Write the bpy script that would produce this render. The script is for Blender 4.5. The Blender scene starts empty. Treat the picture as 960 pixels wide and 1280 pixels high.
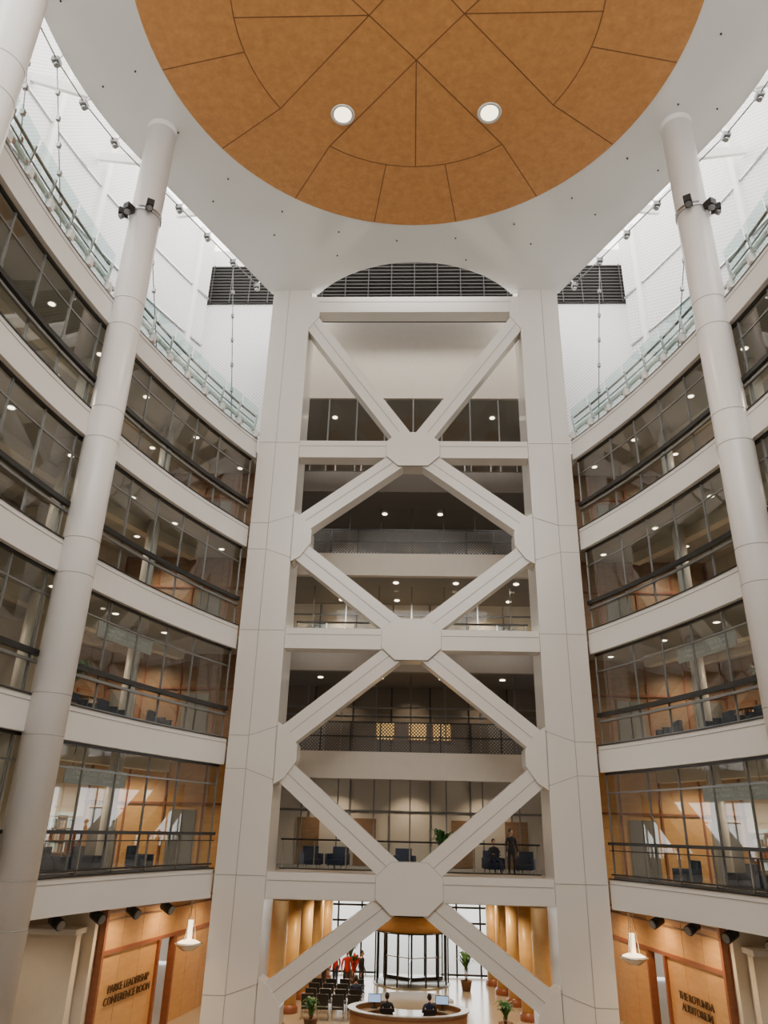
import bpy, bmesh, math, random
from mathutils import Vector, Matrix
random.seed(4)
ZO = 7.0     # camera eye height above ground floor; all z below are relative to the eye

# ------------------------------------------------------------------ materials
def new_mat(name):
    m = bpy.data.materials.new(name); m.use_nodes = True
    nt = m.node_tree
    return m, nt, nt.nodes.get("Principled BSDF")
def pmat(name, col, rough=0.5, metal=0.0, noise=0.06, nscale=3.0, emit=None, estr=0.0, coat=0.0):
    m, nt, b = new_mat(name)
    b.inputs["Roughness"].default_value = rough
    b.inputs["Metallic"].default_value = metal
    b.inputs["Coat Weight"].default_value = coat
    tc = nt.nodes.new("ShaderNodeTexCoord")
    n = nt.nodes.new("ShaderNodeTexNoise"); n.inputs["Scale"].default_value = nscale; n.inputs["Detail"].default_value = 4
    nt.links.new(tc.outputs["Object"], n.inputs["Vector"])
    r = nt.nodes.new("ShaderNodeMix"); r.data_type = 'RGBA'
    r.inputs[6].default_value = (*[c*(1-noise) for c in col], 1)
    r.inputs[7].default_value = (*[min(1, c*(1+noise)) for c in col], 1)
    nt.links.new(n.outputs["Fac"], r.inputs[0])
    nt.links.new(r.outputs[2], b.inputs["Base Color"])
    if emit:
        b.inputs["Emission Color"].default_value = (*emit, 1)
        b.inputs["Emission Strength"].default_value = estr
    return m
def glass_mat(name, tint, refl=0.12, rough=0.02):
    m = bpy.data.materials.new(name); m.use_nodes = True
    nt = m.node_tree; nt.nodes.clear()
    o = nt.nodes.new("ShaderNodeOutputMaterial")
    t = nt.nodes.new("ShaderNodeBsdfTransparent"); t.inputs[0].default_value = (*tint, 1)
    g = nt.nodes.new("ShaderNodeBsdfGlossy"); g.inputs["Roughness"].default_value = rough
    lw = nt.nodes.new("ShaderNodeLayerWeight"); lw.inputs["Blend"].default_value = 0.25
    mr = nt.nodes.new("ShaderNodeMapRange")
    mr.inputs["To Min"].default_value = refl*0.4; mr.inputs["To Max"].default_value = min(1, refl*4)
    nt.links.new(lw.outputs["Facing"], mr.inputs["Value"])
    mx = nt.nodes.new("ShaderNodeMixShader")
    nt.links.new(mr.outputs[0], mx.inputs[0]); nt.links.new(t.outputs[0], mx.inputs[1]); nt.links.new(g.outputs[0], mx.inputs[2])
    nt.links.new(mx.outputs[0], o.inputs[0])
    return m
def mnode(nt):
    def mth(op, a, bb=None):
        n = nt.nodes.new("ShaderNodeMath"); n.operation = op
        for i, s in enumerate((a, bb)):
            if s is None: continue
            if isinstance(s, (int, float)): n.inputs[i].default_value = s
            else: nt.links.new(s, n.inputs[i])
        return n.outputs[0]
    return mth
def mesh_mat(name, col, scale, thr, metal=0.3):
    m, nt, b = new_mat(name)
    b.inputs["Base Color"].default_value = (*col, 1); b.inputs["Metallic"].default_value = metal
    b.inputs["Roughness"].default_value = 0.5
    tc = nt.nodes.new("ShaderNodeTexCoord")
    sep = nt.nodes.new("ShaderNodeSeparateXYZ"); nt.links.new(tc.outputs["Object"], sep.inputs[0])
    mth = mnode(nt)
    u = mth('ADD', sep.outputs[0], sep.outputs[2]); v = mth('SUBTRACT', sep.outputs[0], sep.outputs[2])
    fu = mth('FRACT', mth('MULTIPLY', u, scale)); fv = mth('FRACT', mth('MULTIPLY', v, scale))
    op = mth('MULTIPLY', mth('GREATER_THAN', fu, thr), mth('GREATER_THAN', fv, thr))
    nt.links.new(mth('SUBTRACT', 1.0, op), b.inputs["Alpha"])
    return m
def perf_mat(name, base, hole, scale):
    m, nt, b = new_mat(name); b.inputs["Roughness"].default_value = 0.55
    tc = nt.nodes.new("ShaderNodeTexCoord")
    sep = nt.nodes.new("ShaderNodeSeparateXYZ"); nt.links.new(tc.outputs["Object"], sep.inputs[0])
    mth = mnode(nt)
    h = mth('ADD', sep.outputs[0], sep.outputs[1])
    su = mth('SINE', mth('MULTIPLY', h, scale)); sv = mth('SINE', mth('MULTIPLY', sep.outputs[2], scale))
    g = mth('GREATER_THAN', mth('MULTIPLY', su, sv), 0.35)
    r = nt.nodes.new("ShaderNodeMix"); r.data_type = 'RGBA'
    r.inputs[6].default_value = (*base, 1); r.inputs[7].default_value = (*hole, 1)
    nt.links.new(g, r.inputs[0]); nt.links.new(r.outputs[2], b.inputs["Base Color"])
    return m
def wood_mat(name, c1, c2, rough=0.35, scale=2.0, stretch=(1, 1, 8)):
    m, nt, b = new_mat(name); b.inputs["Roughness"].default_value = rough
    tc = nt.nodes.new("ShaderNodeTexCoord"); mp = nt.nodes.new("ShaderNodeMapping")
    mp.inputs["Scale"].default_value = stretch
    n = nt.nodes.new("ShaderNodeTexNoise"); n.inputs["Scale"].default_value = scale; n.inputs["Detail"].default_value = 8
    n.inputs["Roughness"].default_value = 0.7
    nt.links.new(tc.outputs["Object"], mp.inputs[0]); nt.links.new(mp.outputs[0], n.inputs["Vector"])
    cr = nt.nodes.new("ShaderNodeValToRGB")
    cr.color_ramp.elements[0].position = 0.3; cr.color_ramp.elements[0].color = (*c1, 1)
    cr.color_ramp.elements[1].position = 0.7; cr.color_ramp.elements[1].color = (*c2, 1)
    nt.links.new(n.outputs["Fac"], cr.inputs[0]); nt.links.new(cr.outputs[0], b.inputs["Base Color"])
    return m
def emat(name, col, s):
    return pmat(name, col, emit=col, estr=s)

M_white = pmat("truss_panel_white", (0.78, 0.735, 0.675), 0.25, noise=0.03, nscale=0.4)
M_fascia = pmat("fascia_white", (0.85, 0.82, 0.78), 0.45, noise=0.03, nscale=0.5)
M_col = pmat("column_white", (0.82, 0.78, 0.745), 0.3, noise=0.03, nscale=0.5)
M_ring = pmat("ceiling_gloss_white", (0.90, 0.90, 0.865), 0.05, noise=0.02, nscale=0.3, coat=0.8)
M_joint = pmat("joint_gray", (0.38, 0.35, 0.32), 0.7)
M_wooddisc = wood_mat("ceiling_wood_veneer", (0.52, 0.225, 0.060), (0.70, 0.33, 0.10), 0.45, 3.5, (1, 1, 1))
M_seam = pmat("wood_seam_dark", (0.22, 0.10, 0.035), 0.7)
M_beige = pmat("beige_paint", (0.60, 0.53, 0.44), 0.6)
M_taupe = pmat("taupe_paint", (0.35, 0.31, 0.265), 0.6)
M_darkpanel = pmat("dark_panel", (0.20, 0.155, 0.115), 0.5)
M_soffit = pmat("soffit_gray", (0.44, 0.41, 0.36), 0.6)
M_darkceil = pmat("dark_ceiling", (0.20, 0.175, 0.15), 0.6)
M_frame = pmat("window_frame_gray", (0.24, 0.24, 0.235), 0.35, 0.5)
M_darkframe = pmat("dark_rail_metal", (0.05, 0.048, 0.046), 0.35, 0.6)
M_steel = pmat("stainless_steel", (0.55, 0.55, 0.55), 0.25, 0.9)
M_glass = glass_mat("window_glass", (0.81, 0.86, 0.835), 0.11)
M_railglass = glass_mat("green_rail_glass", (0.70, 0.88, 0.87), 0.15)
M_clear = glass_mat("clear_glass", (0.93, 0.95, 0.95), 0.06)
M_mesh = mesh_mat("woven_wire_mesh", (0.10, 0.09, 0.08), 7.0, 0.42)
M_perf = perf_mat("perforated_white_panel", (0.76, 0.76, 0.76), (0.50, 0.51, 0.52), 30.0)
M_louver = pmat("louver_dark", (0.02, 0.019, 0.018), 0.7)
M_slat = pmat("louver_slat", (0.045, 0.043, 0.04), 0.6)
M_wood = wood_mat("maple_panel", (0.55, 0.29, 0.10), (0.68, 0.39, 0.15), 0.35, 1.5, (1, 1, 5))
M_cherry = wood_mat("cherry_trim", (0.22, 0.07, 0.03), (0.30, 0.10, 0.045), 0.35, 2, (1, 1, 6))
M_brown = wood_mat("brown_panel", (0.20, 0.115, 0.06), (0.30, 0.18, 0.10), 0.4, 2, (1, 1, 4))
M_gold = wood_mat("golden_column", (0.66, 0.40, 0.15), (0.76, 0.48, 0.20), 0.35, 1.0, (1, 1, 3))
M_floor = pmat("terrazzo_floor", (0.44, 0.37, 0.29), 0.18, noise=0.15, nscale=12)
M_carpet = pmat("carpet_taupe", (0.20, 0.18, 0.16), 0.9)
M_paving = pmat("outside_paving", (0.33, 0.32, 0.31), 0.8)
M_lamp = emat("downlight_glow", (1.0, 0.85, 0.62), 7)
M_canlamp = emat("canopy_lamp", (1.0, .84, .62), 4.0)
M_lampsoft = emat("lamp_shade_glow", (1.0, 0.80, 0.52), 3.0)
M_black = pmat("black_plastic", (0.02, 0.02, 0.022), 0.4)
M_teal = pmat("frosted_blind_glow", (0.55, 0.68, 0.66), 0.4, emit=(0.75, 0.9, 0.88), estr=0.3)  # weak emission puts the brightness of lit blinds into the material; no lamp
M_green = pmat("leaf_green", (0.05, 0.16, 0.035), 0.5, noise=0.5, nscale=6)
M_pot = pmat("clay_pot", (0.22, 0.12, 0.07), 0.6)
M_redleaf = pmat("red_flower", (0.6, 0.03, 0.03), 0.5)
M_bluefab = pmat("blue_chair_fabric", (0.04, 0.055, 0.09), 0.8)
M_desk = wood_mat("desk_cherry", (0.35, 0.16, 0.06), (0.45, 0.22, 0.09), 0.3)
M_stone = pmat("counter_stone", (0.40, 0.31, 0.22), 0.25)
M_letter = pmat("bronze_letters", (0.10, 0.06, 0.03), 0.4, 0.5)
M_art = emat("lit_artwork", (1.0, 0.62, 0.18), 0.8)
M_cream = pmat("cream_wall", (0.74, 0.66, 0.54), 0.5)
M_rear = pmat("rear_wall_dark", (0.40, 0.35, 0.29), 0.7)  # kept dark so little light bounces back onto the lower tower
M_screen = emat("screen_glow", (0.4, 0.6, 0.9), 0.8)
M_lips = pmat("lips", (0.35, 0.12, 0.1))

# ------------------------------------------------------------------ mesh builder
class MB:
    def __init__(s): s.v=[]; s.f=[]; s.mi=[]; s.sm=[]; s.mats=[]
    def mid(s, m):
        if m not in s.mats: s.mats.append(m)
        return s.mats.index(m)
    def add(s, vs, fs, mat, smooth=False):
        b=len(s.v); s.v += [tuple(p) for p in vs]; k=s.mid(mat)
        for i,f in enumerate(fs):
            s.f.append([b+j for j in f]); s.mi.append(k)
            s.sm.append(smooth if isinstance(smooth,bool) else smooth[i])
    def box(s, c, d, mat, rz=0.0):
        x,y,z=[q/2 for q in d]; R=Matrix.Rotation(rz,3,'Z'); C=Vector(c)
        vs=[C+R@Vector((a*x,b*y,e*z)) for a in(-1,1) for b in(-1,1) for e in(-1,1)]
        s.add(vs,[(0,1,3,2),(4,6,7,5),(0,4,5,1),(2,3,7,6),(0,2,6,4),(1,5,7,3)],mat)
    def prism(s, lo, hi, mat):
        n=len(lo); s.add(list(lo)+list(hi),[tuple(range(n))[::-1],tuple(range(n,2*n))]+[(i,(i+1)%n,n+(i+1)%n,n+i) for i in range(n)],mat)
    def pxy(s, poly, z0, z1, mat): s.prism([(x,y,z0) for x,y in poly],[(x,y,z1) for x,y in poly],mat)
    def pxz(s, poly, y0, y1, mat): s.prism([(x,y0,z) for x,z in poly],[(x,y1,z) for x,z in poly],mat)
    def bar(s, p0, p1, w, h, mat):
        p0=Vector(p0); p1=Vector(p1); d=(p1-p0).normalized()
        up=Vector((0,0,1)) if abs(d.z)<0.95 else Vector((0,1,0))
        a=d.cross(up).normalized(); b=a.cross(d).normalized()
        q=[(-1,-1),(1,-1),(1,1),(-1,1)]
        s.prism([p0+a*i*w/2+b*j*h/2 for i,j in q],[p1+a*i*w/2+b*j*h/2 for i,j in q],mat)
    def cyl(s, p0, p1, r, mat, seg=14, r1=None, cap=True):
        p0=Vector(p0); p1=Vector(p1); r1=r if r1 is None else r1
        d=(p1-p0).normalized(); up=Vector((0,0,1)) if abs(d.z)<0.95 else Vector((0,1,0))
        a=d.cross(up).normalized(); b=a.cross(d).normalized(); vs=[]
        for p,rr in((p0,r),(p1,r1)):
            for i in range(seg):
                t=2*math.pi*i/seg; vs.append(p+a*rr*math.cos(t)+b*rr*math.sin(t))
        fs=[(i,(i+1)%seg,seg+(i+1)%seg,seg+i) for i in range(seg)]; sm=[True]*seg
        if cap: fs+=[tuple(range(seg))[::-1],tuple(range(seg,2*seg))]; sm+=[False,False]
        s.add(vs,fs,mat,sm)
    def lathe(s, c, prof, mat, seg=24, sx=1, sy=1):
        vs=[]; n=len(prof)
        for r,z in prof:
            for i in range(seg):
                t=2*math.pi*i/seg; vs.append((c[0]+r*sx*math.cos(t),c[1]+r*sy*math.sin(t),c[2]+z))
        fs=[(k*seg+i,k*seg+(i+1)%seg,(k+1)*seg+(i+1)%seg,(k+1)*seg+i) for k in range(n-1) for i in range(seg)]
        s.add(vs,fs,mat,True)
    def ball(s, c, r, mat, seg=12, sc=(1,1,1)):
        prof=[(max(1e-4,math.sin(math.pi*k/8))*r,-math.cos(math.pi*k/8)*r*sc[2]) for k in range(9)]
        s.lathe(c,prof,mat,seg,sc[0],sc[1])
    def sweep(s, side, oa, ob, z0, z1, Ys, mat):
        vs=[]
        for y in Ys:
            for o,z in((oa,z0),(ob,z0),(ob,z1),(oa,z1)):
                p=PC(side,y,o); vs.append((p[0],p[1],z))
        n=len(Ys); fs=[]
        for i in range(n-1):
            for k in range(4):
                fs.append((4*i+k,4*i+(k+1)%4,4*i+4+(k+1)%4,4*i+4+k))
        fs+=[(0,1,2,3),(4*n-1,4*n-2,4*n-3,4*n-4)]
        s.add(vs,fs,mat)
    def done(s, name, parent=None, bevel=0.0, loc=None, rz=0):
        me=bpy.data.meshes.new(name)
        off=ZO if loc is None else 0
        me.from_pydata([(x,y,z+off) for x,y,z in s.v],[],s.f)
        for m in s.mats: me.materials.append(m)
        for i,p in enumerate(me.polygons): p.material_index=s.mi[i]; p.use_smooth=s.sm[i]
        bm=bmesh.new(); bm.from_mesh(me); bmesh.ops.recalc_face_normals(bm,faces=bm.faces); bm.to_mesh(me); bm.free()
        o=bpy.data.objects.new(name,me); bpy.context.scene.collection.objects.link(o)
        if loc is not None: o.location=(loc[0],loc[1],loc[2]+ZO); o.rotation_euler[2]=rz
        if bevel>0:
            b=o.modifiers.new("bevel",'BEVEL'); b.width=bevel; b.segments=2; b.limit_method='ANGLE'
        if parent: o.parent=parent
        return o

# ------------------------------------------------------------------ atrium plan curve
YM=14.0; XM=10.9; KC=0.0141
def PC(side, y, off):
    x=XM-KC*(y-YM)**2
    dx=-2*KC*(y-YM)
    n=Vector((1,-dx)).normalized()
    return (side*(x+n.x*off), y+n.y*off)
def frange(a,b,n): return [a+(b-a)*i/n for i in range(n+1)]
LV=[-1.92,2.70,7.25,11.75,16.10]
FH=0.48
Y0,Y1=-2.0,30.1
YS=frange(Y0,Y1,40)

# ------------------------------------------------------------------ braced tower
t=MB(); YF=30.0; XO=7.15; XI=5.25; CZ=25.2; GZ=-7.0
for s in(-1,1):
    xc=s*(XO+XI)/2
    t.box((xc,YF+1.0,(CZ+GZ)/2),(XO-XI,2.0,CZ-GZ),M_white)
    t.box((s*6.35,YF-0.004,(CZ+GZ)/2),(0.024,0.012,CZ-GZ),M_joint)
def hb(z,h=0.86,dep=0.75):
    t.box((0,YF+0.06+dep/2,z),(2*XI-0.02,dep,h),M_white)
    t.box((0,YF+0.055,z+0.16),(2*XI-0.1,0.012,0.024),M_joint)
for z in(LV[0],LV[2],LV[4]): hb(z)
hb(24.35,0.95)
def diag(a,b,w=0.84):
    a=Vector(a); b=Vector(b); d=(b-a).normalized(); n=Vector((-d.y,d.x))
    P=[a+n*w/2,b+n*w/2,b-n*w/2,a-n*w/2]
    t.pxz([(p.x,p.y) for p in P],YF+0.1,YF+0.85,M_white)
    n2=n*0.014; c=n*(-0.02)
    P=[a+c+n2,b+c+n2,b+c-n2,a+c-n2]
    t.pxz([(p.x,p.y) for p in P],YF+0.09,YF+0.12,M_joint)
ODD=[-6.0,LV[1],LV[3]]
for s in(-1,1):
    for ze,zo in((LV[0],ODD[0]),(LV[0],ODD[1]),(LV[2],ODD[1]),(LV[2],ODD[2]),(LV[4],ODD[2])):
        diag((0,ze),(s*5.7,zo))
    diag((0,LV[4]),(s*5.6,24.0))
    for z in ODD:
        g=[(s*5.22,z+1.15),(s*4.85,z+0.92),(s*4.42,z+0.30),(s*4.42,z-0.30),(s*4.85,z-0.92),(s*5.22,z-1.15)]
        t.pxz(g+[(s*5.27,z-1.15),(s*5.27,z+1.15)],YF,YF+0.98,M_white)
        for sg in(-1,1):
            t.bar((s*5.24,YF-0.004,z+sg*1.0),(s*6.35,YF-0.004,z+sg*0.62),0.012,0.022,M_joint)
            t.bar((s*6.35,YF-0.004,z+sg*0.62),(s*XO,YF-0.004,z+sg*0.62),0.012,0.022,M_joint)
    for z in(LV[0],LV[2],LV[4]):
        t.box((s*6.2,YF-0.004,z+0.3),(1.85,0.012,0.024),M_joint)
    t.pxz([(s*5.27,24.8),(s*4.75,24.4),(s*4.75,23.6),(s*5.2,22.9),(s*5.27,22.9)],YF+0.01,YF+0.9,M_white)
for z in(LV[0],LV[2],LV[4]):
    a,b=1.22,0.86
    def octp(a,b): return [(-a,b*.42),(-a*.55,b),(a*.55,b),(a,b*.42),(a,-b*.42),(a*.55,-b),(-a*.55,-b),(-a,-b*.42)]
    t.pxz([(x*1.015,z+zz*1.015) for x,zz in octp(a,b)],YF+0.03,YF+0.07,M_joint)
    t.pxz([(x,z+zz) for x,zz in octp(a,b)],YF-0.02,YF+0.9,M_white)
t.done("cross_braced_tower")

# ------------------------------------------------------------------ round columns
for s in(-1,1):
  for cy in(20.6,11.8):
    c=MB(); cx=s*10.0
    c.cyl((cx,cy,GZ),(cx,cy,CZ),0.54,M_col,40)
    for z in LV:
        for dz in(-0.55,0.55): c.cyl((cx,cy,z+dz-0.012),(cx,cy,z+dz+0.012),0.544,M_joint,40)
    c.lathe((cx,cy,CZ-0.2),[(0.54,0),(0.56,0.1),(0.58,0.2)],M_col,40)
    c.cyl((cx,cy,20.55),(cx,cy,20.75),0.58,M_steel,40)
    for k,(a,dz) in enumerate(((-60,0.1),(-115,-0.1),(-160,0.15))):
        an=math.radians(a if s<0 else -180-a); px,py=cx+0.78*math.cos(an),cy+0.78*math.sin(an)
        c.bar((cx+0.5*math.cos(an),cy+0.5*math.sin(an),20.65),(px,py,20.6+dz),0.05,0.05,M_steel)
        c.box((px,py,20.55+dz),(0.34,0.26,0.26),M_black,an)
        c.cyl((px,py,20.4+dz),(px+0.1*math.cos(an),py+0.1*math.sin(an),20.3+dz),0.1,M_frame,12)
    c.done("round_column")

# ------------------------------------------------------------------ balconies (slab + white fascia), glazing, interiors
win=0
for s in(-1,1):
    sd="left" if s<0 else "right"
    for li,z in enumerate(LV):
        b=MB()
        b.sweep(s,0.0,0.35,z-FH,z+FH,YS,M_fascia)
        b.sweep(s,-0.012,0.02,z+FH-0.16,z+FH-0.14,YS,M_joint)
        b.sweep(s,-0.03,0.36,z+FH,z+FH+0.04,YS,M_darkframe if li<4 else M_frame)
        poly=[PC(s,y,0.35) for y in YS]+[(s*7.18,32.9),(s*20,32.9),(s*20,Y0)]
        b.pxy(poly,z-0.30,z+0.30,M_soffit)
        b.pxy(poly,z+0.30,z+0.33,M_carpet)
        if li>0:
            b.sweep(s,2.6,3.0,z-0.75,z-0.30,frange(1,30,24),M_cream)
            b.sweep(s,4.9,5.2,z-0.55,z-0.30,frange(1,30,24),M_beige)
        b.done("balcony_slab")
        d=MB(); zc=z-0.30
        for y in frange(4,30,9):
            for o in((1.5,4.0) if li>0 else (1.5,)):
                if random.random()<.2: continue
                p=PC(s,y+random.uniform(-.4,.4)+o*.3,o)
                d.cyl((p[0],p[1],zc-0.03),(p[0],p[1],zc),0.16,M_fascia,12)
                d.cyl((p[0],p[1],zc-0.04),(p[0],p[1],zc-0.028),0.11,M_lamp,12)
        d.done("recessed_downlights")
    for li in range(4):
        zb=LV[li]+FH+.04; zt=LV[li+1]-FH; win+=1
        g=MB(); off=0.22
        YG=[]
        y=1.0
        while y<29.4: YG.append(y); y+=1.62/ math.sqrt(1+(2*KC*(y-YM))**2)
        YG.append(30.05)
        for i in range(len(YG)-1):
            a=PC(s,YG[i],off); b2=PC(s,YG[i+1],off)
            g.add([(a[0],a[1],zb),(b2[0],b2[1],zb),(b2[0],b2[1],zt),(a[0],a[1],zt)],[(0,1,2,3)],M_glass)
        for y in YG:
            p=PC(s,y,off); g.box((p[0],p[1],(zb+zt)/2),(0.06,0.07,zt-zb),M_frame)
        YGs=frange(1.0,30.05,30)
        g.sweep(s,off-0.05,off+0.05,zb,zb+0.07,YGs,M_frame)
        g.sweep(s,off-0.05,off+0.05,zt-0.09,zt,YGs,M_darkframe)
        g.sweep(s,off-0.03,off+0.03,zt-0.75,zt-0.70,YGs,M_frame)
        if li==0:
            g.sweep(s,off-0.20,off-0.06,zb+1.10,zb+1.20,YGs,M_darkframe)
            g.sweep(s,off-0.16,off-0.08,zb+0.90,zb+0.93,YGs,M_darkframe)
            g.sweep(s,off-0.16,off-0.08,zb+0.10,zb+0.15,YGs,M_darkframe)
            for i,y in enumerate(YG[:-1]):
                p=PC(s,y+0.3,off-0.13); g.box((p[0],p[1],zb+0.56),(0.06,0.06,1.12),M_steel)
        else:
            g.sweep(s,off-0.18,off-0.04,zb+1.04,zb+1.20,YGs,M_darkframe)
            g.sweep(s,off-0.14,off-0.05,zb+0.84,zb+0.92,YGs,M_frame)
        g.done("window_%d"%win)
        w=MB(); YW=frange(-1,31.0,22)
        for i in range(len(YW)-1):
            near=YW[i]>22
            r=random.random()
            if li<=1: mat=M_brown if (near and r<.6) else (M_beige if r<.6 else (M_brown if r<.72 else M_cream))
            else: mat=M_taupe if r<.30 else (M_beige if r<.6 else (M_teal if not near else M_brown))
            w.sweep(s,6.3,6.4,LV[li]+0.33,LV[li+1]-0.3,[YW[i],YW[i+1]],mat)
            ym=(YW[i]+YW[i+1])/2
            if r<0.35:
                w.sweep(s,6.24,6.3,LV[li]+0.33,LV[li]+2.45,[ym-0.5,ym+0.5],M_cherry)
                w.sweep(s,6.22,6.25,LV[li]+0.33,LV[li]+2.40,[ym-0.42,ym+0.42],M_brown)
            elif r>0.8:
                w.sweep(s,6.24,6.3,LV[li]+1.5,LV[li]+2.3,[ym-0.4,ym+0.4],M_teal)
        for y in(9,14,18.5,24.5):
            a=PC(s,y,3.6); b2=PC(s,y+0.2,6.3)
            w.bar((a[0],a[1],(LV[li]+LV[li+1])/2),(b2[0],b2[1],(LV[li]+LV[li+1])/2),0.15,LV[li+1]-LV[li]-0.62,M_cream)
        # timber end wall next to the tower with lift doors
        zc=(LV[li]+0.33+LV[li+1]-0.3)/2; hh=LV[li+1]-LV[li]-0.63
        w.box((s*10.4,32.2,zc),(6.2,0.2,hh),M_wood if li==0 else M_brown)
        for x in(8.4,10.0,11.6,13.2):
            w.box((s*x,32.07,zc),(0.08,0.06,hh),M_cherry)
        for x in(9.2,12.4):
            w.box((s*x,32.08,LV[li]+0.33+1.1),(1.1,0.06,2.2),M_frame); w.box((s*x,32.04,LV[li]+0.33+1.1),(0.03,0.06,2.2),M_black)
        w.box((s*10.4,32.05,LV[li]+2.75),(6.2,0.08,0.08),M_cherry)
        w.done("wall_%s_%d"%(sd,li+1))
        for y in(12.5,17.3,22.2,27):
            c=MB(); p=PC(s,y,2.2); c.cyl((p[0],p[1],LV[li]+0.33),(p[0],p[1],LV[li+1]-0.3),0.24,M_col,20)
            c.cyl((p[0],p[1],LV[li]+0.33),(p[0],p[1],LV[li]+0.48),0.27,M_darkframe,20); c.done("interior_column")
        for y in(15.2,19.6,23.4,28.4):
            c=MB(); a=PC(s,y-.7,5.9); b2=PC(s,y+.7,5.9); zz=LV[li]+.33
            c.bar((a[0],a[1],zz+.06),(b2[0],b2[1],zz+.06),.4,.12,M_black)
            for k in range(5): c.bar((a[0],a[1],zz+.12+k*.42),(b2[0],b2[1],zz+.12+k*.42),.4,.04,M_brown)
            for u in(0,.5,1): c.box((a[0]+(b2[0]-a[0])*u,a[1]+(b2[1]-a[1])*u,zz+.97),(.38,.05,1.75),M_brown)
            for k in range(4):
                for q in range(9):
                    u=.06+.1*q; hh=random.uniform(.2,.33)
                    c.box((a[0]+(b2[0]-a[0])*u-s*.05,a[1]+(b2[1]-a[1])*u,zz+.14+k*.42+hh/2),(.2,.09,hh),random.choice([M_cream,M_cherry,M_teal,M_taupe]))
            c.done("bookcase")
    # L6 terrace balustrade, interrupted by the round columns
    z=LV[4]+FH
    for ya,yb,nn in((0.2,11.0,8),(12.6,19.75,6),(21.45,29.9,7)):
        r=MB(); YR=frange(ya,yb,nn)
        for i in range(len(YR)-1):
            a=PC(s,YR[i]+0.04,0.0); b2=PC(s,YR[i+1]-0.04,0.0); a1=PC(s,YR[i]+0.04,-0.12); b1=PC(s,YR[i+1]-0.04,-0.12)
            r.add([(a[0],a[1],z+0.12),(b2[0],b2[1],z+0.12),(b1[0],b1[1],z+1.5),(a1[0],a1[1],z+1.5)],[(0,1,2,3)],M_railglass)
        for y in YR:
            p=PC(s,y,0.12); q=PC(s,y,-0.02)
            r.bar((p[0],p[1],z+0.03),(q[0],q[1],z+1.2),0.07,0.07,M_steel)
            r.box((q[0],q[1],z+0.18),(0.2,0.2,0.3),M_fascia)
            for yy in(y-0.25,y+0.25):
                p2=PC(s,yy,-0.04); r.box((p2[0],p2[1],z+0.3),(0.06,0.12,0.12),M_steel)
        r.sweep(s,0.06,0.13,z+1.12,z+1.19,YR,M_frame)
        r.sweep(s,0.02,0.12,z+0.42,z+0.56,YR,M_fascia)
        r.sweep(s,0.10,0.14,z+0.80,z+0.84,YR,M_frame)
        r.done("glass_balustrade")

# canopy
cen=(0.0,16.2); RW=9.4; RO=12.7
def seglist(a,b,n): return [(a[0]+(b[0]-a[0])*i/n,a[1]+(b[1]-a[1])*i/n) for i in range(n)]
tp=(cen[0]+RO*math.sin(math.radians(64.3)),cen[1]+RO*math.cos(math.radians(64.3)))
half=seglist((4.9,30.3),(7.3,30.3),3)+seglist((7.3,30.3),tp,12)+[(cen[0]+RO*math.sin(math.radians(a)),cen[1]+RO*math.cos(math.radians(a))) for a in frange(64.3,180,34)]
arch=[]
h=2.3; c2=4.9; Ra=(c2*c2+h*h)/(2*h); yc=28.0+Ra
a0=math.asin(c2/Ra)
for a in frange(0,a0,10): arch.append((Ra*math.sin(a),yc-Ra*math.cos(a)))
right=arch[:-1]+half
outer=right+[(-x,y) for x,y in right[::-1][1:-1]]
ring=MB(); n=len(outer); vs=[]
for x,y in outer:
    d=Vector((x-cen[0],y-cen[1])).normalized()
    ix,iy=cen[0]+(RW-.06)*d.x,cen[1]+(RW-.06)*d.y
    vs+=[(ix,iy,CZ+.003),(x,y,CZ+.003),(x,y,CZ+0.9),(ix,iy,CZ+0.9)]
fs=[]
for i in range(n):
    j=(i+1)%n
    for k in range(4): fs.append((4*i+k,4*i+(k+1)%4,4*j+(k+1)%4,4*j+k))
ring.add(vs,fs,M_ring)
for a in range(0,360,15):
    for rr in(10.4,11.9):
        an2=math.radians(a+rr)
        ring.cyl((cen[0]+rr*math.sin(an2),cen[1]+rr*math.cos(an2),CZ-0.04),(cen[0]+rr*math.sin(an2),cen[1]+rr*math.cos(an2),CZ+.003),0.035,M_black,8)
ring.done("ceiling")
wd=MB()
cir=[(cen[0]+RW*math.sin(2*math.pi*i/128),cen[1]+RW*math.cos(2*math.pi*i/128)) for i in range(128)]
wd.pxy(cir,CZ-0.02,CZ+0.5,M_wooddisc)
zs=CZ-0.022
def seam(p,q,w=0.042): wd.bar((cen[0]+p[0],cen[1]+p[1],zs),(cen[0]+q[0],cen[1]+q[1],zs),w,0.008,M_seam)
RI=6.2
for k in range(16):
    a=math.radians(11.25+22.5*k); seam((RI*math.sin(a),RI*math.cos(a)),((RW-.02)*math.sin(a),(RW-.02)*math.cos(a)))
for q in range(4):
    for i in range(12):
        a=math.radians(-33.75+90*q+67.5*i/12); b_=math.radians(-33.75+90*q+67.5*(i+1)/12)
        seam((RI*math.sin(a),RI*math.cos(a)),(RI*math.sin(b_),RI*math.cos(b_)))
    R=Matrix.Rotation(math.pi/2*q,2)
    ap=Vector((0,1.6))
    e1=Vector((RI*math.sin(math.radians(33.75)),RI*math.cos(math.radians(33.75))))
    e2=Vector((-e1.x,e1.y))
    seam(R@ap,R@e1); seam(R@ap,R@e2); seam(R@ap,R@Vector((0,RI)))
    seam(R@ap,R@Vector((1.6,0)))
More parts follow.
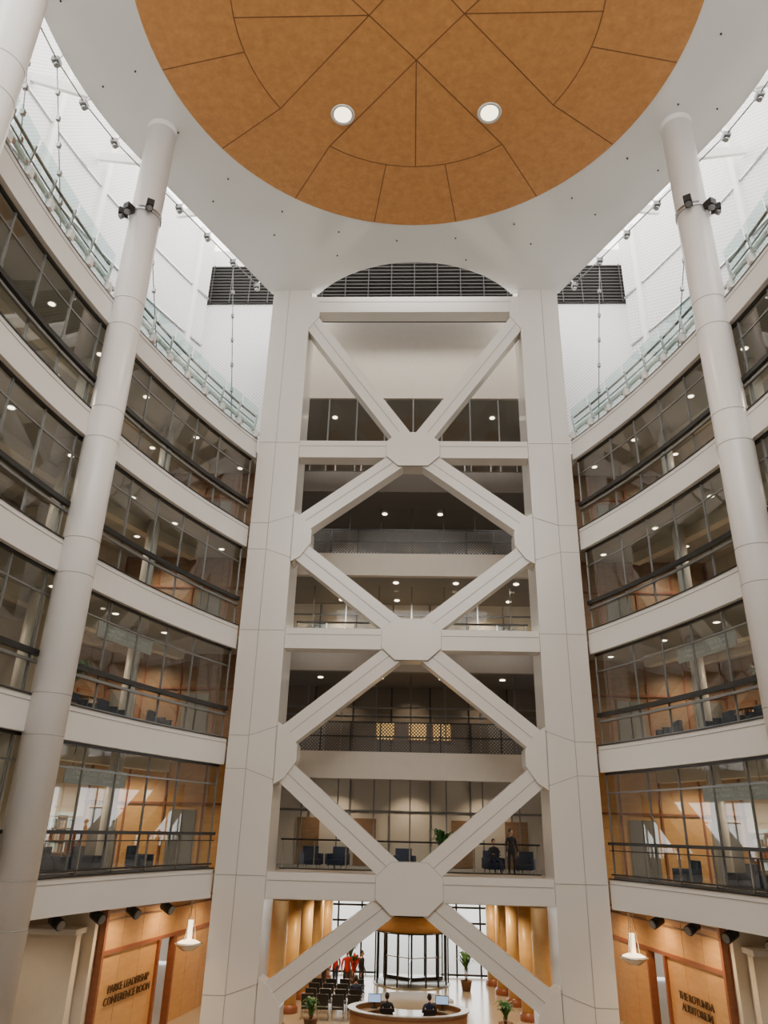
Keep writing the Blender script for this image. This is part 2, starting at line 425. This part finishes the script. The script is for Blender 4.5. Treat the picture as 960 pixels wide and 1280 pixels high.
for sx in(-1,1):
    for sy in(-1,1):
        x,y=sx*2.8,cen[1]+sy*3.75
        wd.lathe((x,y,CZ-.02),[(0.46,0.0),(0.43,-0.06),(0.36,0.0),(0.3,0.0)],M_fascia,24)
        wd.cyl((x,y,CZ-0.03),(x,y,CZ),0.34,M_canlamp,24)
wd.done("wood_canopy_disc")

for s in(-1,1):
    cb=MB(); pts=[]
    for y in frange(9,29.5,12):
        x=None
        for i in range(n):
            a=outer[i]; b2=outer[(i+1)%n]
            if a[0]*s>5 and b2[0]*s>5 and (a[1]-y)*(b2[1]-y)<=0 and abs(a[1]-b2[1])>1e-6:
                x=a[0]+(b2[0]-a[0])*(y-a[1])/(b2[1]-a[1])
        if x is None: continue
        px=x+s*0.25; pts.append((px,y,CZ-0.1))
        cb.bar((x+s*0.01,y,CZ+0.3),(px,y,CZ-0.1),0.05,0.05,M_steel)
        cb.box((px,y,CZ-0.17),(0.26,0.30,0.20),M_frame)
        cb.cyl((px,y,CZ-0.27),(px-s*.05,y,CZ-0.40),0.10,M_steel,12)
    for a,b2 in zip(pts[:-1],pts[1:]): cb.cyl(a,b2,0.03,M_frame,6)
    for y in(13,15,17.5,23.5,28.6):
        p=PC(s,y,0.3)
        q=min(pts,key=lambda P:abs(P[1]-y))
        cb.cyl((p[0],p[1],LV[4]+FH),(q[0],q[1],q[2]),0.022,M_frame,6)
        for u in(.2,.35,.5,.65,.8): cb.box((p[0]+(q[0]-p[0])*u,p[1]+(q[1]-p[1])*u,LV[4]+FH+(q[2]-LV[4]-FH)*u),(0.12,0.12,0.18),M_steel)
    cb.done("cable_light_rig")

# ------------------------------------------------------------------ upper walls, louvres, roof ribs
for s in(-1,1):
    sd="left" if s<0 else "right"
    w=MB(); zt=31.5
    w.sweep(s,5.6,5.8,LV[4]+0.33,21.0,frange(-2,31,20),M_fascia)
    w.sweep(s,5.4,5.8,21.0,zt,frange(-2,31,20),M_perf)
    for y in frange(0,30,10):
        w.sweep(s,5.2,5.42,LV[4]+0.33,zt,[y-0.12,y+0.12],M_fascia)
    for zz in(21.0,24.2,27.4): w.sweep(s,5.3,5.42,zz-.04,zz+.04,frange(-2,31,20),M_steel)
    w.box((s*(7.16+5.5),34.1,(LV[4]+0.33+31.5)/2),(11,0.2,31.5-LV[4]-0.33),M_perf)
    w.done("wall_%s_upper"%sd)
    l=MB()
    l.box((s*9.6,33.95,28.9),(4.9,0.1,2.7),M_louver)
    for k in range(12): l.box((s*9.6,33.86,27.7+k*0.22),(4.9,0.1,0.04),M_slat)
    for k in range(5): l.box((s*(7.3+k*1.1),33.83,28.9),(0.05,0.06,2.7),M_slat)
    l.done("wall_louver_grille")
w=MB()
w.box((0,34.1,(21.3+29)/2),(14.3,0.2,7.7),M_beige)
w.box((0,40,21.45),(14.3,11.6,0.3),M_taupe)
w.box((0,45.9,19),(14.3,0.2,5.2),M_beige)
for s in(-1,1): w.box((s*7.2,40,19),(0.15,11.8,5.2),M_taupe)
for x in frange(-6,6,8): w.box((x,34.1,18.85),(0.07,0.1,4.85),M_frame)
w.box((0,34.1,18.85),(14.2,0.02,4.85),M_clear)
for x in(-4.4,-1.8,1.8,4.4):
    w.cyl((x,36,21.26),(x,36,21.3),.13,M_lamp,12)
w.done("wall_back_upper")
l=MB()
l.box((0,32.3,27.2),(10.6,0.1,4.4),M_louver)
for k in range(18): l.box((0,32.15,25.2+k*0.24),(10.6,0.16,0.035),M_slat)
for k in range(9): l.box((-5+k*1.25,32.05,27.2),(0.05,0.06,4.4),M_louver)
l.done("wall_louver_clerestory")
rb=MB()
for a in range(-165,180,15):
    if abs(a)<30: continue
    an=math.radians(a); x0,y0=cen[0]+12.75*math.sin(an),cen[1]+12.75*math.cos(an)
    x1,y1=cen[0]+17*math.sin(an),cen[1]+17*math.cos(an)
    rb.bar((x0,y0,CZ+0.6),(x1,y1,28.6),0.18,0.4,M_fascia)
rb.done("roof_ribs")

# ------------------------------------------------------------------ lobby bridges behind tower
YL=33.2
for li,z in enumerate(LV):
    b=MB()
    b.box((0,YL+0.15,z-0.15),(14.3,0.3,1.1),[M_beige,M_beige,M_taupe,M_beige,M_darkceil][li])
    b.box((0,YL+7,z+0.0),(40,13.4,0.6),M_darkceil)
    b.box((0,YL+7,z+0.31),(40,13.3,0.03),M_carpet)
    if li>0:
        for i,x in enumerate(frange(-4.5,4.5,3)):
            for y in((35.5,38.6) if li%2 else (36.9,)):
                b.cyl((x+0.7*(li%2),y,z-0.34),(x+0.7*(li%2),y,z-0.30),0.13,M_lamp,12)
    b.done("lobby_slab")
for li,z in enumerate(LV):
    r=MB(); zb=z+0.33
    if li in(1,3):
        r.box((0,YL+0.05,zb+0.65),(10.6,0.01,1.25),M_mesh)
        for x in frange(-5.2,5.2,8): r.box((x,YL+0.05,zb+0.65),(0.06,0.06,1.3),M_darkframe)
        for h in(0.05,0.7,1.3): r.box((0,YL+0.05,zb+h),(10.6,0.06,0.06),M_darkframe)
    else:
        for x in frange(-5.2,5.2,8): r.box((x,YL+0.05,zb+0.6),(0.05,0.05,1.2),M_steel)
        r.box((0,YL+0.05,zb+0.6),(10.5,0.012,1.0),M_clear)
        for h in(0.08,1.18): r.box((0,YL+0.05,zb+h),(10.6,0.08,0.07),M_darkframe)
    r.done("lobby_railing")
    if li<4:
        w=MB(); zt=LV[li+1]-0.3; yw=39.5
        main=[M_beige,M_darkpanel,M_cream,M_taupe][li]
        w.box((0,yw+0.1,(z+0.33+zt)/2),(15,0.2,zt-z-0.33),main)
        for x in frange(-7,7,7):
            w.box((x,yw-0.03,(z+0.33+zt)/2),(0.08,0.06,zt-z-0.4),M_frame if li!=1 else M_darkframe)
        w.box((0,yw-0.03,z+2.8),(15,0.06,0.08),M_frame)
        if li==0:
            for x in(-5,-2.2,2.6,5.2): w.box((x,yw-0.05,z+1.4),(1.1,0.08,2.1),M_brown)
        if li==1:
            for x in(-1.3,0.35,1.6):
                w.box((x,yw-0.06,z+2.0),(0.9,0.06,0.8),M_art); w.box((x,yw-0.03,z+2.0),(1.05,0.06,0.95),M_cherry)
            for x in(-5,4.6): w.box((x,yw-0.05,z+1.4),(1.2,0.08,2.1),M_taupe)
        if li==2:
            for x in frange(-6,6,6): w.lathe((x,yw-0.12,z+2.6),[(0.05,-.1),(0.22,0.0),(0.28,0.12)],M_lampsoft,16)
        w.done("wall_back_%d"%(li+1))
        q=MB(); yq=36.2
        q.add([(-7,yq,z+.33),(7,yq,z+.33),(7,yq,zt),(-7,yq,zt)],[(0,1,2,3)],M_clear)
        for x in frange(-6.6,6.6,8): q.box((x,yq,(z+.33+zt)/2),(.06,.08,zt-z-.33),M_frame if li!=2 else M_steel)
        q.box((0,yq,z+2.7),(14,.07,.07),M_frame); q.done("window_lobby_%d"%(li+1))

# ------------------------------------------------------------------ ground floor
f=MB(); f.box((0,20,GZ-0.1),(60,52,0.2),M_floor); f.done("floor")
f=MB(); f.box((0,70,GZ-0.2),(160,48,0.2),M_paving); f.done("ground_paving")
w=MB(); w.box((0,-3.2,(GZ+15.8)/2),(40,0.3,15.8-GZ),M_rear); w.done("wall_rear_unseen")  # unseen wall behind the camera, added to dim the tower towards its base
f=MB(); f.box((0,-1.3,-1.85),(14,3.4,0.4),M_soffit); f.done("bridge_deck")
for s in(-1,1):
    sd="left" if s<0 else "right"
    w=MB()
    A=Vector((s*10.25,27.8)); B=Vector((s*8.6,39.0))
    zt=-2.25; n6=8
    ang=math.atan2(B.y-A.y,B.x-A.x)
    for i in range(n6):
        a=A.lerp(B,i/n6); b2=A.lerp(B,(i+1)/n6); m=(a+b2)/2; L=(b2-a).length
        if i==3:
            w.box((m.x,m.y,GZ+3.9),(L,0.2,1.8),M_wood,ang)
            w.box((m.x+s*0.5,m.y,GZ+1.4),(L,0.1,2.8),M_black,ang)  # black sheet paints the shade inside the open doorway
        else:
            w.box((m.x,m.y,(GZ+zt)/2),(L-0.03,0.2,zt-GZ),M_wood,ang)
    m=(A+B)/2; L=(B-A).length
    for zz,hh in((GZ+3.05,0.12),(zt-0.5,0.06),(GZ+4.0,0.04)):
        w.box((m.x-s*0.08,m.y,zz),(L,0.2,hh),M_cherry if hh>.1 else M_brown,ang)
    for i in (0,3,4):
        p=A.lerp(B,i/n6); w.box((p.x-s*0.08,p.y,(GZ+zt)/2 if i==0 else GZ+1.5),(0.14,0.26,zt-GZ if i==0 else 3.0),M_cherry,ang)
    w.done("wall_%s_ground"%sd)
    w=MB()
    w.box((s*13.3,27.6,(GZ-2.25)/2),(6.0,0.4,-2.25-GZ),M_cream)
    w.box((s*11.6,27.1,(GZ-3.1)/2),(1.9,0.5,-3.1-GZ),M_cream)
    w.box((s*11.6,26.95,-3.2),(2.1,0.9,0.16),M_fascia)
    w.box((s*14.2,27.36,GZ+1.2),(1.2,0.06,2.4),M_cherry)
    w.done("wall_%s_foyer"%sd)
    w=MB(); w.box((s*20.1,15,(GZ+31)/2),(0.2,36,31-GZ),M_beige); w.box((s*14,47.1,(GZ+16)/2+0.1),(12.5,0.3,16-GZ),M_beige); w.done("wall_%s_outer"%sd)
    for y in(23.7,25.4,27.0,28.6):
        q=MB(); p=PC(s,y,0.55)
        z=LV[0]-0.30
        q.box((p[0],p[1],z-0.04),(0.18,0.18,0.08),M_black)
        q.cyl((p[0],p[1],z-0.08),(p[0],p[1],z-0.30),0.03,M_black,8)
        q.cyl((p[0]+s*0.16,p[1]+0.1,z-0.34),(p[0]-s*0.18,p[1]-0.12,z-0.48),0.16,M_black,16)
        q.cyl((p[0]-s*0.18,p[1]-0.12,z-0.48),(p[0]-s*0.21,p[1]-0.135,z-0.49),0.13,M_frame,16)
        q.done("ceiling_spotlight")
    q=MB(); px,py=s*7.8,29.9
    q.cyl((px,py,LV[0]-0.3),(px,py,LV[0]-0.36),0.12,M_steel,16)
    for k in range(3):
        a=2*math.pi*k/3; q.cyl((px+.05*math.cos(a),py+.05*math.sin(a),LV[0]-0.34),(px+.22*math.cos(a),py+.22*math.sin(a),-3.75),0.014,M_steel,6)
    q.cyl((px,py,-3.1),(px,py,-3.75),0.09,M_lampsoft,12)
    q.lathe((px,py,-3.95),[(0.02,-0.12),(0.2,-0.10),(0.42,0.05),(0.50,0.12),(0.46,0.12),(0.2,-0.02),(0.02,-0.04)],M_steel,28)
    q.lathe((px,py,-3.85),[(0.40,0.05),(0.25,0.12),(0.08,0.14)],M_lampsoft,24)
    q.done("pendant_lamp")
def text(name,body,loc,size,rot,mat,align='CENTER'):
    c=bpy.data.curves.new(name,'FONT'); c.body=body; c.size=size; c.extrude=0.015; c.align_x=align
    c.materials.append(mat); o=bpy.data.objects.new(name,c); bpy.context.scene.collection.objects.link(o)
    o.location=(loc[0],loc[1],loc[2]+ZO); o.rotation_euler=rot; return o
for s in(-1,1):
    A=Vector((s*10.25,27.8)); B=Vector((s*8.6,39.0))
    dirv=(B-A) if s<0 else (A-B)
    ang=math.atan2(dirv.y,dirv.x)
    p=A.lerp(B,0.20)
    text("wall_lettering","PARKE LEADERSHIP\nCONFERENCE ROOM" if s<0 else "THE ROTUNDA\nAUDITORIUM",(p.x-s*0.14,p.y,-5.2),0.34,(math.pi/2,0,ang),M_letter)

for s in(-1,1):
    for x,y in((5.15,33.4),(5.0,36.2),(4.8,39.0),(4.55,41.4),(4.3,43.6)):
        c=MB(); c.cyl((s*x,y,GZ),(s*x,y,LV[0]-0.75),0.33,M_gold,28)
        c.lathe((s*x,y,GZ),[(0.43,0),(0.43,0.2),(0.35,0.28),(0.33,0.3)],M_cherry,28)
        c.done("lobby_column")
    w=MB(); w.box((s*6.6,41,(GZ-2.25)/2),(0.2,10,-2.25-GZ),M_cream)
    for y in frange(36.5,45.5,6): w.box((s*6.47,y,(GZ-2.25)/2),(0.06,0.3,-2.25-GZ),M_wood)
    w.box((s*8,46.0,(GZ-2.25)/2),(7,0.2,-2.25-GZ),M_gold); w.done("wall_entrance_%s"%("left" if s<0 else "right"))

e=MB(); ye=45.6; zt=-2.25
e.box((0,ye,(GZ+zt)/2),(13.0,0.02,zt-GZ),M_clear)
for x in frange(-6.4,6.4,10):
    if abs(x)<1.6:
        e.box((x,ye,(-3.6+zt)/2),(0.08,0.14,zt+3.6),M_darkframe); continue
    e.box((x,ye,(GZ+zt)/2),(0.09,0.16,zt-GZ),M_darkframe)
for zz in(GZ+0.1,GZ+2.5,-3.75,-2.3):
    for s in(-1,1): e.box((s*4.1,ye,zz),(4.8,0.14,0.1),M_darkframe)
e.done("window_entrance")
rv=MB(); cx,cy,R=0.15,43.6,1.85
rv.lathe((cx,cy,GZ+2.35),[(0.02,0),(R,0),(R+0.05,0),(R+0.05,0.75),(R,0.75),(0.02,0.8)],M_wood,40)
rv.cyl((cx,cy,GZ+2.30),(cx,cy,GZ+2.36),R+0.08,M_darkframe,40)
rv.cyl((cx,cy,GZ+3.08),(cx,cy,GZ+3.14),R+0.08,M_darkframe,40)
for a in(0,22,45,68,112,135,158,180,202,225,248,292,315,338):
    an=math.radians(a); x,y=cx+R*math.cos(an),cy+R*math.sin(an)
    rv.box((x,y,GZ+1.18),(0.07,0.07,2.35),M_darkframe,an)
for q in((-45,45),(135,225)):
    aa=[math.radians(v) for v in frange(q[0],q[1],8)]
    for i in range(8):
        a,b2=aa[i],aa[i+1]
        rv.add([(cx+R*math.cos(a),cy+R*math.sin(a),GZ+.1),(cx+R*math.cos(b2),cy+R*math.sin(b2),GZ+.1),(cx+R*math.cos(b2),cy+R*math.sin(b2),GZ+2.3),(cx+R*math.cos(a),cy+R*math.sin(a),GZ+2.3)],[(0,1,2,3)],M_clear)
for k in range(3):
    an=math.radians(25+120*k); dx,dy=math.cos(an),math.sin(an)
    rv.add([(cx,cy,GZ+.1),(cx+1.75*dx,cy+1.75*dy,GZ+.1),(cx+1.75*dx,cy+1.75*dy,GZ+2.3),(cx,cy,GZ+2.3)],[(0,1,2,3)],M_clear)
    rv.bar((cx,cy,GZ+.12),(cx+1.75*dx,cy+1.75*dy,GZ+.12),0.05,0.16,M_darkframe)
    rv.bar((cx,cy,GZ+2.25),(cx+1.75*dx,cy+1.75*dy,GZ+2.25),0.05,0.1,M_darkframe)
    rv.bar((cx,cy,GZ+1.05),(cx+1.75*dx,cy+1.75*dy,GZ+1.05),0.04,0.05,M_steel)
    rv.box((cx+1.75*dx,cy+1.75*dy,GZ+1.15),(0.05,0.05,2.3),M_darkframe,an)
rv.cyl((cx,cy,GZ),(cx,cy,GZ+2.35),0.05,M_darkframe,10)
rv.lathe((cx,cy,GZ+0.0),[(R+0.1,0),(R+0.1,0.05),(0.02,0.055)],M_frame,40)
rv.done("revolving_door")
mt=MB(); mt.lathe((0.15,39.4,GZ+0.002),[(1.9,0.0),(1.9,0.012),(0.02,0.014)],M_taupe,40); mt.done("entrance_mat")

d=MB(); dx_,dy_=0.0,32.8
def ringp(ro,ri,z0,z1,mat):
    seg=48; vs=[]
    for i in range(seg):
        a=math.pi/2+math.radians(25)+ (2*math.pi-math.radians(50))*i/(seg-1)
        c_,s_=math.cos(a),math.sin(a)
        vs+=[(dx_+ro*c_,dy_+ro*.66*s_,z0),(dx_+ri*c_,dy_+ri*.66*s_,z0),(dx_+ri*c_,dy_+ri*.66*s_,z1),(dx_+ro*c_,dy_+ro*.66*s_,z1)]
    fs=[(4*i+k,4*i+(k+1)%4,4*i+4+(k+1)%4,4*i+4+k) for i in range(seg-1) for k in range(4)]
    fs+=[(0,1,2,3),(4*seg-1,4*seg-2,4*seg-3,4*seg-4)]
    d.add(vs,fs,mat)
ringp(2.2,2.08,GZ,GZ+0.88,M_desk); ringp(2.08,1.6,GZ+0.68,GZ+0.72,M_stone); ringp(2.28,1.98,GZ+0.88,GZ+0.92,M_stone)
ringp(2.22,2.2,GZ+0.1,GZ+0.16,M_cherry); ringp(2.22,2.2,GZ+0.76,GZ+0.81,M_cherry)
par=d.done("reception_desk")
for x,y in((-1.3,33.72),(1.3,33.72)):
    m_=MB(); y-=.05; z_=GZ+.722
    m_.box((x,y,z_+0.012),(0.24,0.18,0.02),M_black); m_.box((x,y+0.02,z_+0.14),(0.04,0.03,0.22),M_black)
    m_.box((x,y,z_+0.33),(0.5,0.03,0.3),M_black); m_.box((x,y-0.018,z_+0.33),(0.46,0.004,0.26),M_screen)
    m_.done("computer_monitor",parent=par)

# ------------------------------------------------------------------ furniture helpers
def chair(loc,rz,fab,name="lobby_chair"):
    c=MB()
    for x in(-.22,.22):
        c.cyl((x,-.2,0),(x,-.2,.62),.013,M_steel,6); c.cyl((x,.24,0),(x,.2,.45),.013,M_steel,6)
        c.cyl((x,.2,.45),(x,.27,.88),.013,M_steel,6); c.bar((x*1.1,-.2,.63),(x*1.1,.2,.63),.045,.03,M_black)
    c.box((0,0,.40),(.46,.46,.07),fab); c.bar((0,.21,.50),(0,.27,.9),.46,.05,fab)
    c.done(name,loc=loc,rz=rz)
for i in range(4):
    for j in range(4):
        chair((-2.2-0.62*i,35.2+1.15*j,GZ),math.radians(180),M_black,"waiting_chair")
def armchair(loc,rz):
    c=MB(); c.box((0,0,.3),(.7,.65,.22),M_bluefab); c.box((0,.33,.6),(.7,.14,.6),M_bluefab)
    for x in(-.38,.38): c.box((x,0,.42),(.1,.7,.42),M_bluefab)
    for x in(-.3,.3):
        for y in(-.25,.3): c.cyl((x,y,0),(x,y,.2),.025,M_steel,8)
    c.done("armchair",bevel=0.03,loc=loc,rz=rz)
for x,rz in((-4.2,20),(-3.1,-20),(-0.2,10),(3.6,15),(4.9,-15)):
    armchair((x,35.0,LV[0]+0.33),math.radians(rz))
for s in(-1,1):
    for li in(0,1):
        for y in(19.2,24.0,25.4,27.8):
            p=PC(s,y,1.3); armchair((p[0],p[1],LV[li]+0.33),math.radians(-90*s))
def plant(loc,h,nm="potted_palm",red=False,nl=26,sp=0.6):
    c=MB()
    c.lathe((0,0,0),[(0.02,0.0),(.2,0),(.27,.38),(.30,.40),(.27,.42),(.24,.36),(0.02,.36)],M_pot,18)
    for k in range(3):
        c.cyl((.03*k-.03,0,.36),(.08*(k-1),.04*(k-1),h*.55),.02,M_pot,6)
    for i in range(nl):
        a=random.uniform(0,2*math.pi); L=random.uniform(.7,1.1)*sp; z0=random.uniform(.4,.62)*h; top=random.uniform(.7,1.0)*h
        D=Vector((math.cos(a),math.sin(a),0)); N=Vector((-D.y,D.x,0)); pts=[]
        for u in(0,.25,.5,.75,1.0):
            c_=D*(L*u)+Vector((0,0,z0+(top-z0)*math.sin(u*2.2)/0.95)); wd_=.07*math.sin(math.pi*min(.98,u*.9+.08))
            pts+=[c_+N*wd_,c_-N*wd_]
        c.add(pts,[(2*k,2*k+1,2*k+3,2*k+2) for k in range(4)],M_redleaf if (red and i%2) else M_green)
    c.done(nm,loc=loc)
plant((2.8,42.0,GZ),1.7); plant((-3.7,33.3,GZ),1.05,sp=.4); plant((3.7,33.6,GZ),1.1,sp=.4); plant((-2.6,41.4,GZ),1.5,"poinsettia_plant",True,sp=.45)
plant((-3.0,43.9,GZ),1.9,sp=.5)
plant((1.4,35.3,LV[0]+0.33),1.7)
for li,y,hh in((1,18.3,2.3),(0,16.4,2.4),(0,18.0,2.2),(1,23.0,1.8)):
    p=PC(-1,y,1.0); plant((p[0],p[1],LV[li]+0.33),hh,"potted_ficus",nl=70,sp=.65)
for li,y,hh in((1,22.7,1.9),(0,23.0,1.9)):
    p=PC(1,y,1.0); plant((p[0],p[1],LV[li]+0.33),hh,"potted_ficus",nl=60,sp=.6)

M_signp=pmat("sign_plate",(0.42,0.42,0.40),0.3)
M_signt=pmat("sign_text",(0.85,0.85,0.82),0.4)
for s in(-1,1):
    for li,y in((0,24.5),(1,24.8)):
        a=PC(s,y-1.4,0.7); b2=PC(s,y+1.4,0.7); z=LV[li+1]-1.35
        q=MB(); q.bar((a[0],a[1],z),(b2[0],b2[1],z),0.04,0.5,M_signp)
        for u in(.1,.9):
            x=a[0]+(b2[0]-a[0])*u; yy=a[1]+(b2[1]-a[1])*u; q.cyl((x,yy,z+.25),(x,yy,LV[li+1]-.3),.012,M_steel,6)
        par=q.done("hanging_sign")
        dv=Vector((b2[0]-a[0],b2[1]-a[1])) if s<0 else Vector((a[0]-b2[0],a[1]-b2[1]))
        o=text("lettering","2 Patient Rooms   2 North Tower\n1 Main Entrance   1 Garden Cafe",((a[0]+b2[0])/2-s*0.03,(a[1]+b2[1])/2-0.01,z+0.03),0.17,(math.pi/2,0,math.atan2(dv.y,dv.x)),M_signt)
        o.data.extrude=0.003
        o.parent=par

# ------------------------------------------------------------------ people
M_skin=pmat("skin",(0.55,0.33,0.23),0.5); M_hair=pmat("hair_dark",(0.03,0.02,0.015),0.6)
M_eye=pmat("eye_dark",(0.02,0.02,0.02),0.3)
def person(loc,rz,pose,shirt,pants,name):
    J={}; E=[]; base=0.95 if pose=='stand' else 0.54
    def j(n,p,r): J[n]=(Vector(p),r)
    j('pel',(0,0,base),.145 if pose=='stand' else .12); j('sp',(0,0,base+.2),.125); j('ch',(0,0,base+.38),.145); j('nk',(0,.01,base+.53),.058); j('hb',(0,0,base+.60),.06)
    E+=[('pel','sp','s'),('sp','ch','s'),('ch','nk','s'),('nk','hb','k')]
    for s,t_ in((-1,'L'),(1,'R')):
        j('sh'+t_,(s*.18,0,base+.46),.062)
        if pose=='stand':
            j('el'+t_,(s*.25,.03,base+.18),.045); j('wr'+t_,(s*.26,-.08,base-.06),.03); hd=Vector((0,-.03,-1))
            j('hp'+t_,(s*.10,0,base-.06),.09); j('kn'+t_,(s*.11,-.03*s,.50),.06); j('an'+t_,(s*.12,.03,.09),.04); j('to'+t_,(s*.13,-.15,.035),.035)
        else:
            j('el'+t_,(s*.26,-.06,base+.20),.045); j('wr'+t_,(s*.17,-.30,base+.25),.03); hd=Vector((-.15*s,-1,-.05))
            j('hp'+t_,(s*.10,-.04,base-.01),.085); j('kn'+t_,(s*.13,-.45,.50),.06); j('an'+t_,(s*.13,-.43,.09),.04); j('to'+t_,(s*.14,-.60,.035),.035)
        hd.normalize(); w=J['wr'+t_][0]; pl=w+hd*.08; j('pa'+t_,pl,.026)
        E+=[('ch','sh'+t_,'s'),('sh'+t_,'el'+t_,'s'),('el'+t_,'wr'+t_,'s'),('wr'+t_,'pa'+t_,'k'),
            ('pel','hp'+t_,'p'),('hp'+t_,'kn'+t_,'p'),('kn'+t_,'an'+t_,'p'),('an'+t_,'to'+t_,'b')]
        side=Vector((0,1,0)) if pose=='stand' else Vector((1,0,0))
        for k,L in enumerate((.075,.085,.08,.06)):
            o_=side*(k-1.5)*.019; j('f%d%s'%(k,t_),pl+o_+hd*L*.55,.0085); j('g%d%s'%(k,t_),pl+o_+hd*L+Vector((-s*.012,0,-.01)),.0075)
            E+=[('pa'+t_,'f%d%s'%(k,t_),'k'),('f%d%s'%(k,t_),'g%d%s'%(k,t_),'k')]
        th=w+hd*.03-side*.045; j('th'+t_,th+hd*.02,.010); E.append(('wr'+t_,'th'+t_,'k'))
    names=list(J); bm=bmesh.new(); ly=bm.verts.layers.skin.verify(); V={}
    for n_ in names:
        v=bm.verts.new(J[n_][0]); v[ly].radius=(J[n_][1],J[n_][1]*(0.75 if n_ in('pel','sp','ch') else 1)); v[ly].use_root=(n_=='pel'); V[n_]=v
    for a,b_,_ in E: bm.edges.new((V[a],V[b_]))
    me=bpy.data.meshes.new("body_skel"); bm.to_mesh(me); bm.free()
    o=bpy.data.objects.new("tmp",me); bpy.context.scene.collection.objects.link(o)
    o.modifiers.new("s",'SKIN'); sb=o.modifiers.new("u",'SUBSURF'); sb.levels=1
    dg=bpy.context.evaluated_depsgraph_get(); dg.update()
    me2=bpy.data.meshes.new_from_object(o.evaluated_get(dg)); bpy.data.objects.remove(o)
    me2.materials.clear()
    for m_ in(shirt,pants,M_skin,M_black): me2.materials.append(m_)
    idx={'s':0,'p':1,'k':2,'b':3}
    for pl_ in me2.polygons:
        c_=pl_.center; best=9;bk='s'
        for a,b_,k in E:
            A=J[a][0];B=J[b_][0];d_=B-A; u=max(0,min(1,(c_-A).dot(d_)/d_.length_squared)); q=(A+d_*u-c_).length-(J[a][1]*(1-u)+J[b_][1]*u)*.9
            if q<best: best=q;bk=k
        pl_.material_index=idx[bk]; pl_.use_smooth=True
    root=bpy.data.objects.new(name,None); bpy.context.scene.collection.objects.link(root)
    root.location=(loc[0],loc[1],loc[2]+ZO); root.rotation_euler[2]=rz
    bo=bpy.data.objects.new("body",me2); bpy.context.scene.collection.objects.link(bo); bo.parent=root
    h=MB(); hz=base+.70
    h.ball((0,-.01,hz),.1,M_skin,16,(.78,.95,1.2)); h.ball((0,.012,hz+.025),.106,M_hair,16,(.82,.95,1.12))
    h.cyl((0,-.10,hz+.01),(0,-.125,hz-.02),.008,M_skin,8,.016)
    for s in(-1,1):
        h.ball((s*.03,-.093,hz+.005),.011,M_eye,8); h.ball((s*.079,0,hz-.01),.022,M_skin,8,(.5,.9,1.3))
    h.box((0,-.096,hz-.05),(.04,.01,.008),M_lips)
    ho=h.done("head",loc=(0,0,-ZO)); ho.parent=root
M_red=pmat("red_cloth",(0.55,0.03,0.03),0.8); M_navy=pmat("navy_cloth",(0.03,0.04,0.09),0.8); M_dk=pmat("dark_cloth",(0.03,0.03,0.035),0.8)
G=GZ
person((-2.9,40.4,G),0.3,'stand',M_red,M_dk,"standing_person")
person((-3.5,41.1,G),-0.6,'stand',M_red,M_navy,"standing_person")
person((-2.2,40.3,G),1.2,'stand',M_dk,M_navy,"standing_person")
person((-4.0,40.7,G),2.2,'stand',M_navy,M_dk,"standing_person")
for x in(-.8,.8):
    person((x,33.0,G),math.pi,'sit',M_dk if x<0 else M_navy,M_dk,"seated_person")
    chair((x,33.0,G),math.pi,M_black,"office_chair")
person((3.6,34.95,LV[0]+0.33),math.radians(15),'sit',M_dk,M_navy,"seated_person")
person((4.25,34.1,LV[0]+0.33),0.4,'stand',M_dk,M_dk,"standing_person")
person((-2.2,36.35,G),math.pi,'sit',M_navy,M_dk,"seated_person")

# ------------------------------------------------------------------ lights
def spot(loc,w,col=(1,.80,.58),size=150,rad=.08,rot=(0,0,0),blend=.8):
    L=bpy.data.lights.new("downlight_lamp",'SPOT'); L.energy=w; L.color=col; L.spot_size=math.radians(size); L.spot_blend=blend; L.shadow_soft_size=rad
    o=bpy.data.objects.new("downlight_lamp",L); bpy.context.scene.collection.objects.link(o)
    o.location=(loc[0],loc[1],loc[2]+ZO); o.rotation_euler=rot
for s in(-1,1):
    for li in range(4):
        for y in(14.5,20,25.5,29.0):
            p=PC(s,y,3.9); spot((p[0],p[1],LV[li+1]-0.42),[440,440,400,380][li])
    for x,y in((9.2,28.0),(8.8,31.5),(7.9,35.0)): spot((s*x*0.98,y,LV[0]-0.6),320,(1,.72,.42))
    spot((s*12.0,24.5,LV[0]-0.6),200)
    for y in(35,38.5,42): spot((s*3.6,y,LV[0]-0.85),350,(1,.74,.42))
for li in range(1,5):
    for x in(-3.6,0,3.6):
        e_={1:280,2:200,3:400,4:170}[li]; spot((x,38.3,LV[li]-0.36),e_,size=120)
for x in(-3.6,0,3.6): spot((x,40,21.2),260)
for x in(-1.5,1.5): spot((x,33.4,LV[0]-0.75),160)
for sx in(-1,1):
    for sy in(-1,1): spot((sx*2.8,cen[1]+sy*3.75,CZ-0.1),1200,size=110,rad=.3)

wld=bpy.data.worlds.new("World"); bpy.context.scene.world=wld; wld.use_nodes=True
bg=wld.node_tree.nodes["Background"]; bg.inputs[0].default_value=(1.0,0.975,0.94,1); bg.inputs[1].default_value=5.6

# ------------------------------------------------------------------ camera
cam=bpy.data.cameras.new("Camera"); cam.sensor_fit='VERTICAL'; cam.sensor_height=36; cam.lens=26; cam.clip_end=500
co=bpy.data.objects.new("Camera",cam); bpy.context.scene.collection.objects.link(co)
co.matrix_world=Matrix.Translation((0,0,ZO))@Matrix.Rotation(math.radians(2.4),4,'Z')@Matrix.Rotation(math.radians(90+23.3),4,'X')@Matrix.Rotation(math.radians(1.44),4,'Z')
bpy.context.scene.camera=co
